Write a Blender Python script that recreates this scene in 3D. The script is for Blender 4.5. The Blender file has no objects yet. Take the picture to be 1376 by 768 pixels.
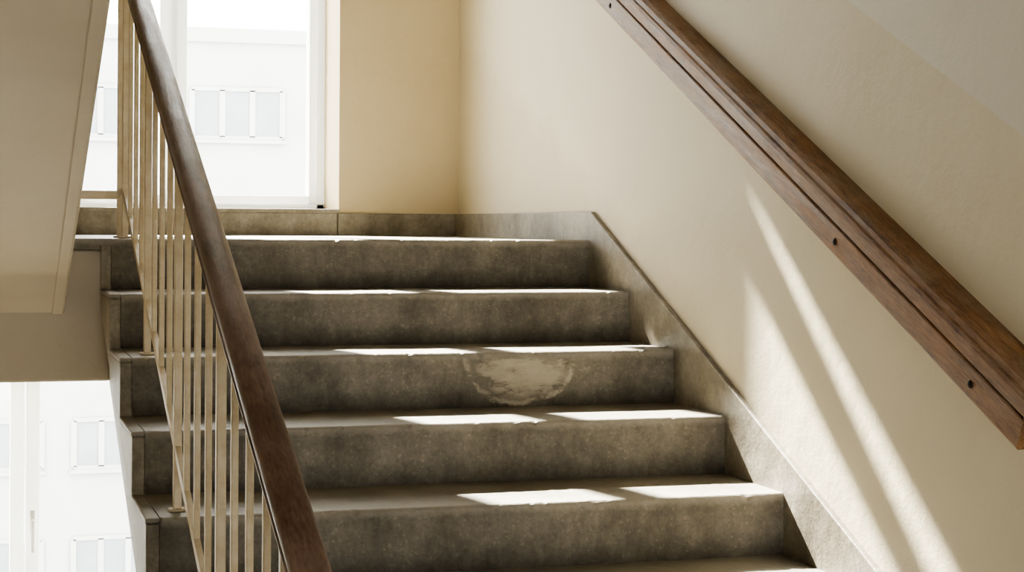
import bpy, bmesh, math
from mathutils import Vector, Matrix, noise as mn

scene = bpy.context.scene
# ------------------------------------------------------------------ constants
XR, XL = 1.735, 0.344          # stair flight right / left ends
Y0, T, R = 5.0, 0.329, 0.1365  # top nosing, going, rise
ZL = -0.043                    # landing level
YB = 6.54                      # back wall face
S = R / T
def nos(y): return ZL - S * (Y0 - y)

# ------------------------------------------------------------------ materials
def new_mat(name):
    m = bpy.data.materials.new(name); m.use_nodes = True
    nt = m.node_tree; b = nt.nodes['Principled BSDF']
    return m, nt, b
def N(nt, t, **kw):
    n = nt.nodes.new(t)
    for k, v in kw.items(): setattr(n, k, v)
    return n
def math_n(nt, op, a, b=None, c=None, clamp=False):
    n = N(nt, 'ShaderNodeMath', operation=op); n.use_clamp = clamp
    for i, v in enumerate((a, b, c)):
        if v is None: continue
        if isinstance(v, (int, float)): n.inputs[i].default_value = v
        else: nt.links.new(v, n.inputs[i])
    return n.outputs[0]
def noise(nt, vec, scale, detail=6, rough=.6, stretch=None):
    if stretch:
        mp = N(nt, 'ShaderNodeMapping'); mp.inputs['Scale'].default_value = stretch
        nt.links.new(vec, mp.inputs[0]); vec = mp.outputs[0]
    n = N(nt, 'ShaderNodeTexNoise'); n.inputs['Scale'].default_value = scale
    n.inputs['Detail'].default_value = detail; n.inputs['Roughness'].default_value = rough
    nt.links.new(vec, n.inputs['Vector']); return n.outputs['Fac']
def ramp(nt, fac, stops):
    r = N(nt, 'ShaderNodeValToRGB'); e = r.color_ramp.elements
    while len(e) < len(stops): e.new(.5)
    for i, (p, c) in enumerate(stops):
        e[i].position = p; e[i].color = (*c, 1) if len(c) == 3 else c
    nt.links.new(fac, r.inputs[0]); return r.outputs[0]
def mix(nt, fac, a, b, mode='MIX'):
    n = N(nt, 'ShaderNodeMix', data_type='RGBA', blend_type=mode)
    for s, v in ((n.inputs[0], fac), (n.inputs[6], a), (n.inputs[7], b)):
        if isinstance(v, (int, float)): s.default_value = v
        elif isinstance(v, tuple): s.default_value = (*v, 1)
        else: nt.links.new(v, s)
    return n.outputs[2]
def maprange(nt, v, a, b, c=0., d=1.):
    k = N(nt, 'ShaderNodeMapRange'); nt.links.new(v, k.inputs[0])
    for i, x in enumerate((a, b, c, d)): k.inputs[i+1].default_value = x
    return k.outputs[0]
def bump(nt, b, h, strength, dist=.01):
    n = N(nt, 'ShaderNodeBump'); n.inputs['Strength'].default_value = strength
    n.inputs['Distance'].default_value = dist
    nt.links.new(h, n.inputs['Height']); nt.links.new(n.outputs[0], b.inputs['Normal'])
def co(nt):
    return N(nt, 'ShaderNodeTexCoord').outputs['Object']
def sep(nt, v):
    s = N(nt, 'ShaderNodeSeparateXYZ'); nt.links.new(v, s.inputs[0]); return s.outputs

def plaster(name, c1, c2, band=None):
    m, nt, b = new_mat(name); v = co(nt)
    f = noise(nt, v, 1.6, 8, .65)
    col = ramp(nt, f, [(.3, c2), (.62, c1)])
    if band:
        s = sep(nt, v)
        # painted dado boundary running parallel to the stairs
        d = math_n(nt, 'SUBTRACT', s[2], math_n(nt, 'ADD', math_n(nt, 'MULTIPLY', s[1], .474), .4655 - .474 * 3.41))
        col = mix(nt, maprange(nt, d, -.003, .003), col, band)
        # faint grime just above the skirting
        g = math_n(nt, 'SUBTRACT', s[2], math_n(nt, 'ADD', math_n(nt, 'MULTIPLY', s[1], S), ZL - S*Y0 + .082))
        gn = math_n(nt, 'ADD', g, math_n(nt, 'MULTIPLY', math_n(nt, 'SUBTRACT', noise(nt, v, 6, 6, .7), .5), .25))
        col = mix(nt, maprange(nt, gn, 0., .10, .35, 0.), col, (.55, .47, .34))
    sp = noise(nt, v, 26, 4, .7)
    spots = ramp(nt, sp, [(.70, (1, 1, 1)), (.78, (.80, .72, .6))])
    col = mix(nt, .5, col, spots, 'MULTIPLY')
    nt.links.new(col, b.inputs['Base Color'])
    b.inputs['Roughness'].default_value = .6
    h = math_n(nt, 'ADD', noise(nt, v, 9, 5, .55), math_n(nt, 'MULTIPLY', noise(nt, v, 140, 3, .6), .12))
    bump(nt, b, h, .35, .012)
    return m
M_wall = plaster('cream_plaster', (.74, .675, .52), (.70, .63, .46), band=(.74, .705, .61))
M_back = plaster('warm_light_plaster', (.74, .63, .42), (.68, .57, .36))  # same paint as the right wall, with warm light put into the colour
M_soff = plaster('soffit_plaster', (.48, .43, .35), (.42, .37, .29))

def concrete(name, scuff=False, light=1.0, steps=True, chip=.35):
    m, nt, b = new_mat(name); v = co(nt)
    f = noise(nt, v, 3.6, 10, .75)
    c = lambda *a: tuple(x * light for x in a)
    col = ramp(nt, f, [(.34, c(.10, .088, .07)), (.49, c(.19, .173, .142)), (.66, c(.285, .263, .222))])
    vo = N(nt, 'ShaderNodeTexVoronoi'); vo.inputs['Scale'].default_value = 190
    nt.links.new(v, vo.inputs['Vector'])
    chips = ramp(nt, sep(nt, vo.outputs['Color'])[0], [(0, (.7, .68, .65)), (.5, (1, 1, 1)), (.90, (1.0, 1.0, 1.0)), (1, (2.0, 1.95, 1.8))])
    col = mix(nt, chip, col, chips, 'MULTIPLY')
    fine = noise(nt, v, 60, 6, .8)
    col = mix(nt, .4, col, ramp(nt, fine, [(.35, (.55, .53, .5)), (.6, (1.15, 1.13, 1.08))]), 'MULTIPLY')
    dr = noise(nt, v, 7, 6, .75, stretch=(1, .3, .25))
    col = mix(nt, .65, col, ramp(nt, dr, [(.38, (.5, .47, .42)), (.58, (1, 1, 1))]), 'MULTIPLY')
    s = sep(nt, v)
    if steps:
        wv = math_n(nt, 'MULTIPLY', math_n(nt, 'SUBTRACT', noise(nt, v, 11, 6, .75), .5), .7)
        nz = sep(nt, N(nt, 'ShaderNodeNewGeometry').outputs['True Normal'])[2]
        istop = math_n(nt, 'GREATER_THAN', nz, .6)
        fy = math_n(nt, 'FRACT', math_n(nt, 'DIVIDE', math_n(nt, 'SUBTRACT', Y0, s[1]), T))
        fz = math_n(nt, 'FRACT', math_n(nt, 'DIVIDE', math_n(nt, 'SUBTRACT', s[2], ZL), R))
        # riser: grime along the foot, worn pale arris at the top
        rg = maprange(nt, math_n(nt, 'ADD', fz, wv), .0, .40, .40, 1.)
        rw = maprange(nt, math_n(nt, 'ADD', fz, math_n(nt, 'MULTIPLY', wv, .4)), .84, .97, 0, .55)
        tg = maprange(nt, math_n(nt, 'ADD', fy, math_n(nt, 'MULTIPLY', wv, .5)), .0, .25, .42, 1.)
        tw = maprange(nt, math_n(nt, 'ADD', fy, math_n(nt, 'MULTIPLY', wv, .5)), .55, .98, .28, .6)  # tread paler towards the worn nosing; its lit look is painted into the colour
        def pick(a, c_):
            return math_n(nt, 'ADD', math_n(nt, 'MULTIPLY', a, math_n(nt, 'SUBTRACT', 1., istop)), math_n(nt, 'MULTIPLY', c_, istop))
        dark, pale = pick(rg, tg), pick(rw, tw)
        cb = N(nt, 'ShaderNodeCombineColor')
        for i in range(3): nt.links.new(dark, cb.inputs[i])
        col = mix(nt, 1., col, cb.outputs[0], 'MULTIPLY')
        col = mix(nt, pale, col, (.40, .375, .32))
    if scuff:
        warp = math_n(nt, 'MULTIPLY', math_n(nt, 'SUBTRACT', noise(nt, v, 13, 8, .8), .5), 1.)
        u = math_n(nt, 'DIVIDE', math_n(nt, 'SUBTRACT', s[0], 1.325), .150)
        w = math_n(nt, 'DIVIDE', math_n(nt, 'SUBTRACT', s[2], -.336), .116)
        # flattened bowl outline
        u4 = math_n(nt, 'POWER', math_n(nt, 'ABSOLUTE', u), 2.4)
        w4 = math_n(nt, 'POWER', math_n(nt, 'ABSOLUTE', w), 2.0)
        r2w = math_n(nt, 'ADD', math_n(nt, 'SQRT', math_n(nt, 'ADD', u4, w4)), math_n(nt, 'MULTIPLY', warp, .45))
        str_ = noise(nt, v, 15, 8, .75, stretch=(.55, 1, 2.0))
        ins = maprange(nt, r2w, .98, .93)
        top = maprange(nt, math_n(nt, 'ADD', w, math_n(nt, 'MULTIPLY', warp, .35)), .06, .0)
        yy = math_n(nt, 'LESS_THAN', math_n(nt, 'ABSOLUTE', math_n(nt, 'SUBTRACT', s[1], Y0 - 2 * T)), .02)
        body = math_n(nt, 'ADD', maprange(nt, str_, .43, .50, -.1, .65), maprange(nt, u, -.75, .0, -.1, .45))
        rim = math_n(nt, 'MULTIPLY', maprange(nt, r2w, .84, .90), maprange(nt, str_, .40, .50, 0, .6))
        body = math_n(nt, 'SUBTRACT', body, maprange(nt, r2w, .68, .80, 0, .6), clamp=True)
        body = math_n(nt, 'ADD', body, rim, clamp=True)
        k = math_n(nt, 'MULTIPLY', math_n(nt, 'MULTIPLY', ins, top), math_n(nt, 'MULTIPLY', yy, body))
        k = math_n(nt, 'MULTIPLY', k, .9)
        col = mix(nt, k, col, mix(nt, maprange(nt, str_, .40, .6), (.36, .32, .245), (.50, .455, .36)))
    nt.links.new(col, b.inputs['Base Color'])
    nt.links.new(maprange(nt, f, 0, 1, .32, .62), b.inputs['Roughness'])
    h = math_n(nt, 'ADD', noise(nt, v, 18, 6, .7), math_n(nt, 'MULTIPLY', fine, .45))
    bump(nt, b, h, .4, .008)
    return m
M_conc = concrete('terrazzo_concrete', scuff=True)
M_base = concrete('grey_skirting', light=1.6, steps=False, chip=.15)
M_side = concrete('stringer_concrete', light=1.6, steps=False, chip=.15)

def wood(name, cols, stretch, rough=.4, wear=None, wk=.7):
    m, nt, b = new_mat(name); v = co(nt)
    mp = N(nt, 'ShaderNodeMapping'); mp.inputs['Rotation'].default_value = (-math.atan(S), 0, 0)
    nt.links.new(v, mp.inputs[0]); v2 = mp.outputs[0]
    g = noise(nt, v2, 12, 8, .7, stretch=stretch)
    g2 = noise(nt, v2, 60, 5, .7, stretch=stretch)
    f = math_n(nt, 'ADD', math_n(nt, 'MULTIPLY', g, .55), math_n(nt, 'MULTIPLY', g2, .45))
    col = ramp(nt, f, [(.37, cols[0]), (.5, cols[1]), (.62, cols[2])])
    wr = noise(nt, v, 9, 6, .75)
    col = mix(nt, .6, col, ramp(nt, wr, [(.36, (.55, .5, .46)), (.55, (1, 1, 1))]), 'MULTIPLY')
    if wear:
        w2 = noise(nt, v2, 5, 8, .75, stretch=(2.5, .8, 2.5))
        nz = sep(nt, N(nt, 'ShaderNodeNewGeometry').outputs['Normal'])[2]
        k = math_n(nt, 'MULTIPLY', maprange(nt, w2, .44, .64, 0, wk), maprange(nt, nz, -.1, .5, .3, 1.))
        col = mix(nt, k, col, wear)
    nt.links.new(col, b.inputs['Base Color'])
    nt.links.new(maprange(nt, g, .3, .7, rough-.05, rough+.2), b.inputs['Roughness'])
    bump(nt, b, f, .6, .005)
    return m
M_wood = wood('worn_brown_wood', [(.09, .038, .013), (.27, .135, .055), (.40, .225, .105)], (4, .35, 4), .42, wear=(.38, .28, .19), wk=.65)
M_rail = wood('dark_varnished_wood', [(.055, .027, .018), (.125, .068, .045), (.20, .12, .088)], (4, .5, 4), .34, wear=(.28, .20, .165), wk=.6)

def simple(name, c, rough=.5, metal=0., nscale=0, c2=None):
    m, nt, b = new_mat(name)
    if nscale:
        f = noise(nt, co(nt), nscale, 6, .7)
        nt.links.new(ramp(nt, f, [(.35, c2), (.6, c)]), b.inputs['Base Color'])
    else: b.inputs['Base Color'].default_value = (*c, 1)
    b.inputs['Roughness'].default_value = rough; b.inputs['Metallic'].default_value = metal
    return m
M_paint = simple('beige_painted_steel', (.78, .69, .52), .42, 0, 22, (.66, .55, .37))
M_pvc = simple('white_window_frame', (.90, .91, .91), .35, 0, 4, (.88, .89, .89))
nt = M_pvc.node_tree; tl = N(nt, 'ShaderNodeBsdfTranslucent'); tl.inputs[0].default_value = (.9, .92, .93, 1)
mx = N(nt, 'ShaderNodeMixShader'); mx.inputs[0].default_value = .35  # translucency added so the backlit frame glows whiter; real frame plastic is opaque
nt.links.new(nt.nodes['Principled BSDF'].outputs[0], mx.inputs[1]); nt.links.new(tl.outputs[0], mx.inputs[2])
nt.links.new(mx.outputs[0], nt.nodes['Material Output'].inputs[0])
M_screw = simple('dark_screw', (.03, .025, .02), .4, .6, 80, (.015, .012, .01))
M_fac = simple('facade_render', (.44, .45, .445), .9, 0, .5, (.39, .40, .395))
M_fwin = simple('facade_glass', (.26, .285, .30), .5, 0, .6, (.21, .235, .25))
M_gnd = simple('courtyard_ground', (.5, .5, .48), .9, 0, .3, (.42, .42, .40))
m, nt, b = new_mat('window_glass'); nt.nodes.remove(b)
tr = N(nt, 'ShaderNodeBsdfTransparent'); tr.inputs[0].default_value = (.96, .97, .97, 1)
gl = N(nt, 'ShaderNodeBsdfGlossy'); gl.inputs['Roughness'].default_value = .03
mx = N(nt, 'ShaderNodeMixShader'); mx.inputs[0].default_value = .04
nt.links.new(tr.outputs[0], mx.inputs[1]); nt.links.new(gl.outputs[0], mx.inputs[2])
nt.links.new(mx.outputs[0], nt.nodes['Material Output'].inputs[0]); M_glass = m

# ------------------------------------------------------------------ geometry helpers
def link(ob, parent=None):
    scene.collection.objects.link(ob)
    if parent: ob.parent = parent
    return ob
def empty(name):
    e = bpy.data.objects.new(name, None); e.empty_display_size = .1
    return link(e)
def from_bm(name, bm, mat, parent=None, bevel=0, seg=2):
    bmesh.ops.recalc_face_normals(bm, faces=bm.faces)
    me = bpy.data.meshes.new(name); bm.to_mesh(me); bm.free()
    if mat: me.materials.append(mat)
    ob = link(bpy.data.objects.new(name, me), parent)
    if bevel:
        md = ob.modifiers.new('bevel', 'BEVEL'); md.width = bevel; md.segments = seg; md.limit_method = 'ANGLE'
        md.harden_normals = False
    return ob
def add_box(bm, x0, x1, y0, y1, z0, z1):
    vs = [bm.verts.new(p) for p in ((x0,y0,z0),(x1,y0,z0),(x1,y1,z0),(x0,y1,z0),(x0,y0,z1),(x1,y0,z1),(x1,y1,z1),(x0,y1,z1))]
    for f in ((0,1,2,3),(4,5,6,7),(0,1,5,4),(1,2,6,5),(2,3,7,6),(3,0,4,7)): bm.faces.new([vs[i] for i in f])
def boxes(name, lst, mat, parent=None, bevel=0, seg=2):
    bm = bmesh.new()
    for b in lst: add_box(bm, *b)
    return from_bm(name, bm, mat, parent, bevel, seg)
def prism(name, poly, x0, x1, mat, parent=None, bevel=0, seg=2):
    bm = bmesh.new()
    a = [bm.verts.new((x0, y, z)) for y, z in poly]; c = [bm.verts.new((x1, y, z)) for y, z in poly]
    n = len(poly); bm.faces.new(a); bm.faces.new(c)
    for i in range(n): bm.faces.new((a[i], a[(i+1) % n], c[(i+1) % n], c[i]))
    return from_bm(name, bm, mat, parent, bevel, seg)
def sweep(name, path, prof, mat, parent=None, bevel=0, smooth=False):
    path = [Vector(p) for p in path]; bm = bmesh.new(); rings = []
    for i, p in enumerate(path):
        t = Vector()
        if i > 0: t += (p - path[i-1]).normalized()
        if i < len(path)-1: t += (path[i+1] - p).normalized()
        t.normalize(); s = t.cross(Vector((0, 0, 1))).normalized(); u = s.cross(t)
        rings.append([bm.verts.new(p + s*a + u*c) for a, c in prof])
    n = len(prof)
    for a, c in zip(rings, rings[1:]):
        for i in range(n):
            f = bm.faces.new((a[i], a[(i+1) % n], c[(i+1) % n], c[i])); f.smooth = smooth
    bm.faces.new(rings[0]); bm.faces.new(rings[-1])
    return from_bm(name, bm, mat, parent, bevel)

# ------------------------------------------------------------------ room shell
WX = XR + .015
XW = -1.35
ZB, ZT = -3.3, 3.0
ylow = Y0 - 11*T
boxes('wall_right', [(WX, WX+.2, -2.5, YB+.4, ZB, ZT)], M_wall)
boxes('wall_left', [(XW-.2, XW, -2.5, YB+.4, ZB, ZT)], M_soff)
OX0, OX1, OZ0, OZ1 = .33, 1.30, .05, 2.46
LX0, LX1, LZ0, LZ1 = -.75, 1.30, -2.1, -.50
boxes('wall_back', [
    (OX1, WX, YB, YB+.4, ZB, ZT),
    (XW, OX0, YB, YB+.4, LZ1, ZT),
    (OX0, OX1, YB, YB+.4, OZ1, ZT),
    (OX0, OX1, YB, YB+.4, LZ1, OZ0),
    (XW, LX0, YB, YB+.4, ZB, LZ1),
    (LX0, LX1, YB, YB+.4, ZB, LZ0)], M_back)
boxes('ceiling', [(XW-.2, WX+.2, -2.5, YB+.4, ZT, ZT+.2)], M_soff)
boxes('floor', [(XW, WX, -2.5, YB, ZB-.2, ZB)], M_conc)
boxes('wall_front', [(XW, -.1, -2.7, -2.5, ZB, ZT), (.9, WX, -2.7, -2.5, ZB, ZT), (-.1, .9, -2.7, -2.5, ZB, -1.54), (-.1, .9, -2.7, -2.5, .5, ZT)], M_wall)

# ------------------------------------------------------------------ main staircase
st = empty('concrete_staircase')
SX = .374
def step_mesh(name, x0, x1, mat, n_x, tail, zoff=0., seed=0):
    """Sawtooth flight with worn, irregular, chipped nosings."""
    bm = bmesh.new(); rings = []
    for ix in range(n_x+1):
        x = x0 + (x1-x0)*ix/n_x
        pr = []
        for k in range(0, 12):
            yk, zk = Y0 - k*T, ZL - k*R
            if k > 0:
                pr.append((yk+T, zk))
                for q in (.75, .5, .25):
                    pr.append((yk+T*q, zk + .0012*mn.noise((x*5, k*3.1+q*2, seed))))
            if k == 11: break
            a = mn.noise((x*9, k*7.3, seed)); b_ = mn.noise((x*38, k*5.1+3, seed)); c_ = mn.noise((x*90, k*2.7+9, seed))
            d = .0085 + .002*a + .0018*c_ + (max(0, b_-.28)*.035)
            edge = .0015*mn.noise((x*4, k*1.9, seed+5))
            for j in range(5):
                t = math.pi/2*j/4
                pr.append((yk + edge + d*(1-math.sin(t)), zk - d*(1-math.cos(t))))
            pr.append((yk + .001*mn.noise((x*6, k*2., seed)), zk - R*.5))
        pr += tail
        rings.append([bm.verts.new((x, y, z)) for y, z in pr])
    n = len(rings[0])
    for a, c in zip(rings, rings[1:]):
        for i in range(n): bm.faces.new((a[i], a[(i+1) % n], c[(i+1) % n], c[i]))
    bm.faces.new(rings[0]); bm.faces.new(rings[-1])
    return from_bm(name, bm, mat, st)
zlow = ZL - 11*R
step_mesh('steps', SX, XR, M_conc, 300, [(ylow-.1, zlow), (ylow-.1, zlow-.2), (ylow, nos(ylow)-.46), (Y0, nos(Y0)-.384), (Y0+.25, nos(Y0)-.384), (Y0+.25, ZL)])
saw = []
for k in range(1, 12):
    yk, zk = Y0 - k*T, ZL - k*R
    saw += [(yk+T, zk+R), (yk+T, zk)]
sidep = [(y+.001, z-.012) for y, z in saw] + [(ylow, nos(ylow)-.19), (Y0+.25, nos(Y0+.25)-.19), (Y0+.25, ZL-.012)]
prism('stringer_edge', sidep, XL+.002, SX, M_side, st, .003)
for k in range(1, 11):
    yk, zk = Y0 - k*T, ZL - k*R
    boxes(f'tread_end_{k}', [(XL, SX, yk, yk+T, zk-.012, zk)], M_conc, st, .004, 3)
low = [(ylow, nos(ylow)-.18), (ylow, nos(ylow)-.455), (Y0, nos(Y0)-.384), (Y0, nos(Y0)-.18)]
prism('stringer_face', low, SX-.004, SX, M_side, st)

ld = empty('stair_landing')
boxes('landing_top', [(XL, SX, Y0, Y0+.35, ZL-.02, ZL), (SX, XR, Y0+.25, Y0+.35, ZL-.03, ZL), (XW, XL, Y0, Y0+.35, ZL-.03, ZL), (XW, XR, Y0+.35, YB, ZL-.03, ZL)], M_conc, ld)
boxes('landing_slab', [(XW, XR, Y0+.25, YB, ZL-.16, ZL-.03)], M_soff, ld)
boxes('landing_beam', [(XW, SX, Y0+.02, Y0+.25, -.427, ZL-.031)], M_soff, ld, .006)
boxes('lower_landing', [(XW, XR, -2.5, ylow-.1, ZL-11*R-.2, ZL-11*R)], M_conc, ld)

# upper flight (return flight above left)
uf = empty('concrete_staircase.001')
UX = .253
def usof(y): return -.244 + S*(Y0 - y)
pl = [(Y0+.02, -.244)]
pl += [(ylow, usof(ylow)), (ylow, ZL+11*R)]
for k in range(10, -1, -1):
    pl += [(Y0 - k*T, ZL + (k+1)*R), (Y0 - k*T, ZL + k*R)]
pl[-1] = (Y0, ZL-.02); pl.append((Y0+.02, ZL-.02))
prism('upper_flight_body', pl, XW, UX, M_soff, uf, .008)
prism('soffit_margin', [(Y0+.015, -.240), (Y0+.015, -.247), (ylow, usof(ylow)-.005), (ylow, usof(ylow)+.004)], UX-.034, UX-.005, M_soff, uf, .003)
boxes('upper_floor_slab', [(XW, WX, -2.5, ylow, usof(ylow), ZL+11*R)], M_soff, uf)

# ------------------------------------------------------------------ skirting
h = .082
prism('baseboard_right', [(YB, ZL), (YB, ZL+h), (Y0, ZL+h), (ylow, nos(ylow)+h), (ylow-.3, nos(ylow)+h-.1), (ylow-.3, nos(ylow)-.3), (ylow, nos(ylow)-.3), (Y0, ZL-.25)], XR, WX, M_base, None, .003)
boxes('baseboard_back', [(XW, 1.292, YB-.015, YB, ZL, ZL+h), (1.295, XR, YB-.015, YB, ZL, ZL+h)], M_base, None, .003)
boxes('trim_sill', [(OX0, OX1, YB-.012, YB+.30, OZ0-.012, OZ0+.004)], M_base, None, .003)

# ------------------------------------------------------------------ windows
YW = 6.82
w1 = empty('window_1')
fr = lambda x0, x1, z0, z1, d=0.: (x0, x1, YW-d, YW+.06, z0, z1)
zt = 1.58
boxes('frame', [fr(OX0, OX0+.03, OZ0, OZ1), fr(1.268, OX1, OZ0, OZ1), fr(OX0, OX1, OZ0, .075), fr(OX0, OX1, 2.42, OZ1)], M_pvc, w1, .004)
boxes('sash_left', [fr(.36, .39, .075, zt, .015), fr(.68, .725, .075, zt, .015), fr(.39, .68, .075, .105, .015)], M_pvc, w1, .005)
boxes('sash_right', [fr(.735, .78, .075, zt, .015), fr(1.238, 1.268, .075, zt, .015), fr(.78, 1.238, .075, .105, .015)], M_pvc, w1, .005)
boxes('mullion', [fr(.715, .745, .075, 2.42)], M_pvc, w1)
# unseen broad stiles and sloped bar, added to shape the wall sun stripes
boxes('stripe_stiles', [fr(.36, .40, zt, 2.42, .015), fr(.68, .78, zt, 2.42, .015), fr(1.117, 1.268, zt, 2.42, .015)], M_pvc, w1, .004)
bm = bmesh.new()
P = [(.36, 2.165), (1.2, 2.20), (1.2, 2.37), (.90, 2.26), (.36, 2.26)]
a = [bm.verts.new((x, YW-.01, z)) for x, z in P]; c = [bm.verts.new((x, YW+.05, z)) for x, z in P]
bm.faces.new(a); bm.faces.new(c)
for i in range(5): bm.faces.new((a[i], a[(i+1) % 5], c[(i+1) % 5], c[i]))
from_bm('stripe_bar', bm, M_pvc, w1)
boxes('glass', [(.37, 1.26, YW+.03, YW+.034, .08, 2.43)], M_glass, w1)

w2 = empty('window_2')
boxes('frame', [fr(LX0, LX0+.05, LZ0, LZ1), fr(LX1-.05, LX1, LZ0, LZ1), fr(LX0, LX1, LZ0, LZ0+.06), fr(LX0, LX1, LZ1-.05, LZ1)], M_pvc, w2, .004)
boxes('mullion', [fr(.155, .205, LZ0+.06, LZ1-.05, .012), fr(.21, .26, LZ0+.06, LZ1-.05, .018)], M_pvc, w2, .006)
boxes('handle', [(.225, .243, YW-.03, YW-.018, -1.12, -1.04), (.228, .24, YW-.055, YW-.03, -1.09, -1.07), (.227, .241, YW-.062, YW-.048, -1.19, -1.07)], M_pvc, w2, .004)
boxes('glass', [(LX0+.04, LX1-.04, YW+.03, YW+.034, LZ0+.05, LZ1-.04)], M_glass, w2)

# ------------------------------------------------------------------ stair railing
rl = empty('stair_railing')
RX = .416
HR = .738
W_ = .026
prof = []
for i in range(13):                     # rounded top
    a = math.pi * i / 12
    prof.append((W_*math.cos(a), .006 + .019*math.sin(a)))
prof += [(-W_, -.002), (-W_+.005, -.005), (-W_+.005, -.009), (-W_, -.012), (-W_+.003, -.025), (W_-.003, -.025), (W_, -.012), (W_-.005, -.009), (W_-.005, -.005), (W_, -.002)]
zr = lambda y: nos(y) + HR
path = [(RX, 1.3, zr(1.3)), (RX, 3, zr(3)), (RX, 5.05, zr(5.05))]
for i in range(1, 8):
    a = math.pi * i / 8
    path.append((RX - .118 + .118*math.cos(a), 5.12 + .14*math.sin(a), zr(5.05) + .02*i))
UR = RX - .236
zu = lambda y: zr(5.05) + .16 + S*(5.05 - y)
path += [(UR, 5.05, zu(5.05)), (UR, 1.6, zu(1.6))]
sweep('handrail', path, prof, M_rail, rl, smooth=True)
hb = .006
bars = []
sweep('handrail_flat', [(RX, 1.3, zr(1.3)-.028), (RX, 5.05, zr(5.05)-.028)], [(-.014, -.004), (.014, -.004), (.014, .004), (-.014, .004)], M_paint, rl)
ybar = lambda y: nos(y) + .10
sweep('lower_bar', [(RX, 1.3, ybar(1.3)), (RX, 5.10, ybar(5.10)-.01), (RX, 5.25, .078)], [(-.006, -.010), (.006, -.010), (.006, .010), (-.006, .010)], M_paint, rl)
boxes('landing_bar', [(UR-.01, RX+.006, 5.238, 5.262, .066, .09)], M_paint, rl, .002)
n = 0
y = 5.25
while y > 1.4:
    q = hb
    if n == 0: z0, z1 = ZL, zr(5.1); q = .009
    else:
        z1 = zr(y) - .03
        if n % 4 == 1:
            k = max(0, math.ceil((Y0 - y)/T)); z0 = ZL - k*R; q = .0085
            bars.append((RX-.018, RX+.018, y-.018, y+.018, z0, z0+.006))
        else: z0 = ybar(y) - .01
    bars.append((RX-q, RX+q, y-q, y+q, z0, z1))
    y -= .165; n += 1
bars.append((RX-.018, RX+.018, 5.25-.018, 5.25+.018, ZL, ZL+.006))
bars.append((UR-hb, UR+hb, 5.25-hb, 5.25+hb, ZL, zr(5.1)+.1))
boxes('balusters', bars, M_paint, rl, .002, 1)
ub = []
for i in range(1, 22):
    yy = 5.0 - i*.165 + .08
    k = math.floor((Y0-yy)/T)+1
    ub.append((UR-hb, UR+hb, yy-hb, yy+hb, ZL+k*R, zu(yy)-.02))
boxes('upper_balusters', ub, M_paint, rl, .002, 1)

# ------------------------------------------------------------------ wall handrail (moulded timber)
wh = empty('wall_handrail')
SR = .4666
def rail_pt(y): return (WX, y, .61 - SR*(4.797 - y))
wp = [(0, 0), (.054, 0), (.057, .004), (.058, .054), (.056, .056), (.047, .057), (.047, .060), (.056, .061), (.059, .065), (.059, .088), (.056, .096),
      (.052, .099), (.052, .103), (.050, .111), (.041, .119), (.030, .124), (.016, .127), (0, .127)]
pts = [rail_pt(6.0 - (6.0-2.69)*i/60) for i in range(61)]
rb = sweep('rail_body', pts, wp, M_wood, wh, 0)
for py in (4.72, 3.36, 2.835):
    bm = bmesh.new()
    bmesh.ops.create_uvsphere(bm, u_segments=16, v_segments=8, radius=.0075)
    c = Vector(rail_pt(py)) + Vector((-.058, 0, .030))
    bmesh.ops.scale(bm, vec=(.5, 1, 1), verts=bm.verts); bmesh.ops.translate(bm, vec=c, verts=bm.verts)
    for f in bm.faces: f.smooth = True
    from_bm('screw', bm, M_screw, wh)

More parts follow.
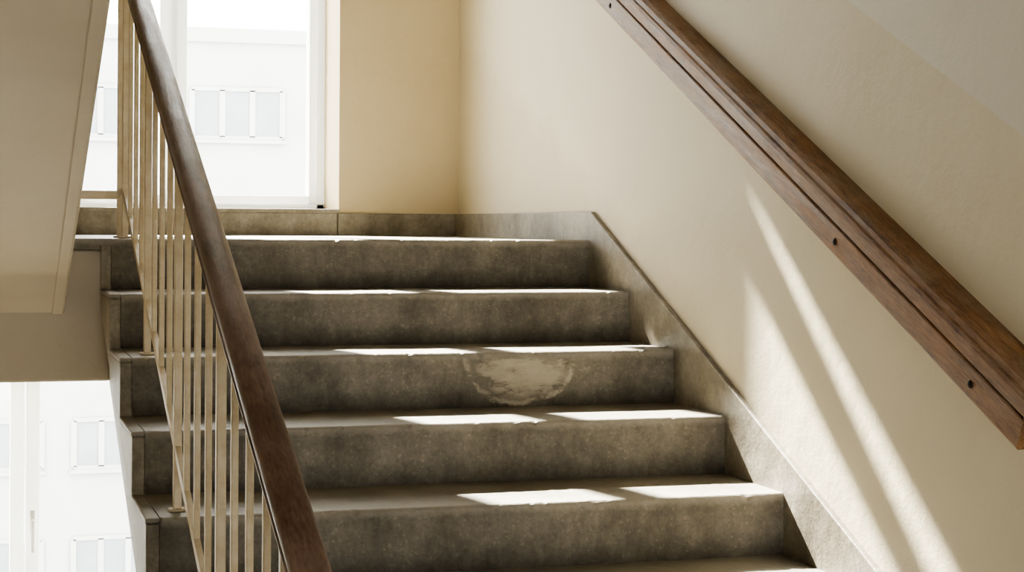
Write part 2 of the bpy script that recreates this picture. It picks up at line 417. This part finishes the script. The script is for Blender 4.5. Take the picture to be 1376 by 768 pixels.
# ------------------------------------------------------------------ exterior
bd = empty('apartment_building')
YF = 45
wins = []
for z0, z1 in ((2.1, 3.3), (-1.9, -.7), (-5.9, -4.75), (-9.0, -7.6)):
    up = z0 > 0
    for x0 in ([5.27, 1.6, 9.2, -2] if up else [-.2, 2.5, 6.2, 9.9]):
        wins.append((x0, x0 + (2.23 if up else 1.95), z0, z1))
boxes('facade', [(-14, 26, YF, YF+8, -14, 4.8), (-14, 26, YF-.1, YF, 4.45, 4.8)], M_fac, bd)
boxes('panes', [(x0, x1, YF-.03, YF-.01, z0, z1) for x0, x1, z0, z1 in wins], M_fwin, bd)
fl = []
for x0, x1, z0, z1 in wins:
    for i in range(4):
        xx = x0 + (x1-x0)*i/3
        fl.append((xx-.07, xx+.07, YF-.06, YF-.031, z0+.02, z1-.02))
    fl += [(x0, x1, YF-.06, YF-.031, z0-.05, z0+.05), (x0, x1, YF-.06, YF-.031, z1-.05, z1+.05), (x0-.1, x1+.1, YF-.15, YF-.031, z0-.13, z0-.05)]
boxes('window_frames', fl, M_fac, bd)
boxes('ground', [(-60, 60, 8, 100, -14.3, -14)], M_gnd)

# ------------------------------------------------------------------ light
w = bpy.data.worlds.new('sky'); scene.world = w; w.use_nodes = True
bg = w.node_tree.nodes['Background']; bg.inputs[0].default_value = (1.0, .98, .93, 1); bg.inputs[1].default_value = 7.0
sl = bpy.data.lights.new('sun', 'SUN'); sl.energy = 44; sl.color = (1, .93, .79); sl.angle = math.radians(.75)
so = link(bpy.data.objects.new('sun', sl)); so.location = (-2, 12, 10)
so.rotation_euler = Vector((.213, -1, -.784)).to_track_quat('-Z', 'Y').to_euler()

# ------------------------------------------------------------------ camera
cd = bpy.data.cameras.new('camera'); cd.sensor_width = 36; cd.lens = 64.0; cd.shift_y = -82/1376
cam = link(bpy.data.objects.new('camera', cd))
cam.matrix_world = Matrix.Rotation(math.radians(-16.68), 4, 'Z') @ Matrix.Rotation(math.radians(90), 4, 'X') @ Matrix.Rotation(math.radians(.33), 4, 'Z')
cd.clip_start = .05; cd.clip_end = 500
scene.camera = cam
scene.view_settings.view_transform = 'AgX'
scene.view_settings.look = 'AgX - Medium High Contrast'
scene.view_settings.exposure = 0.97
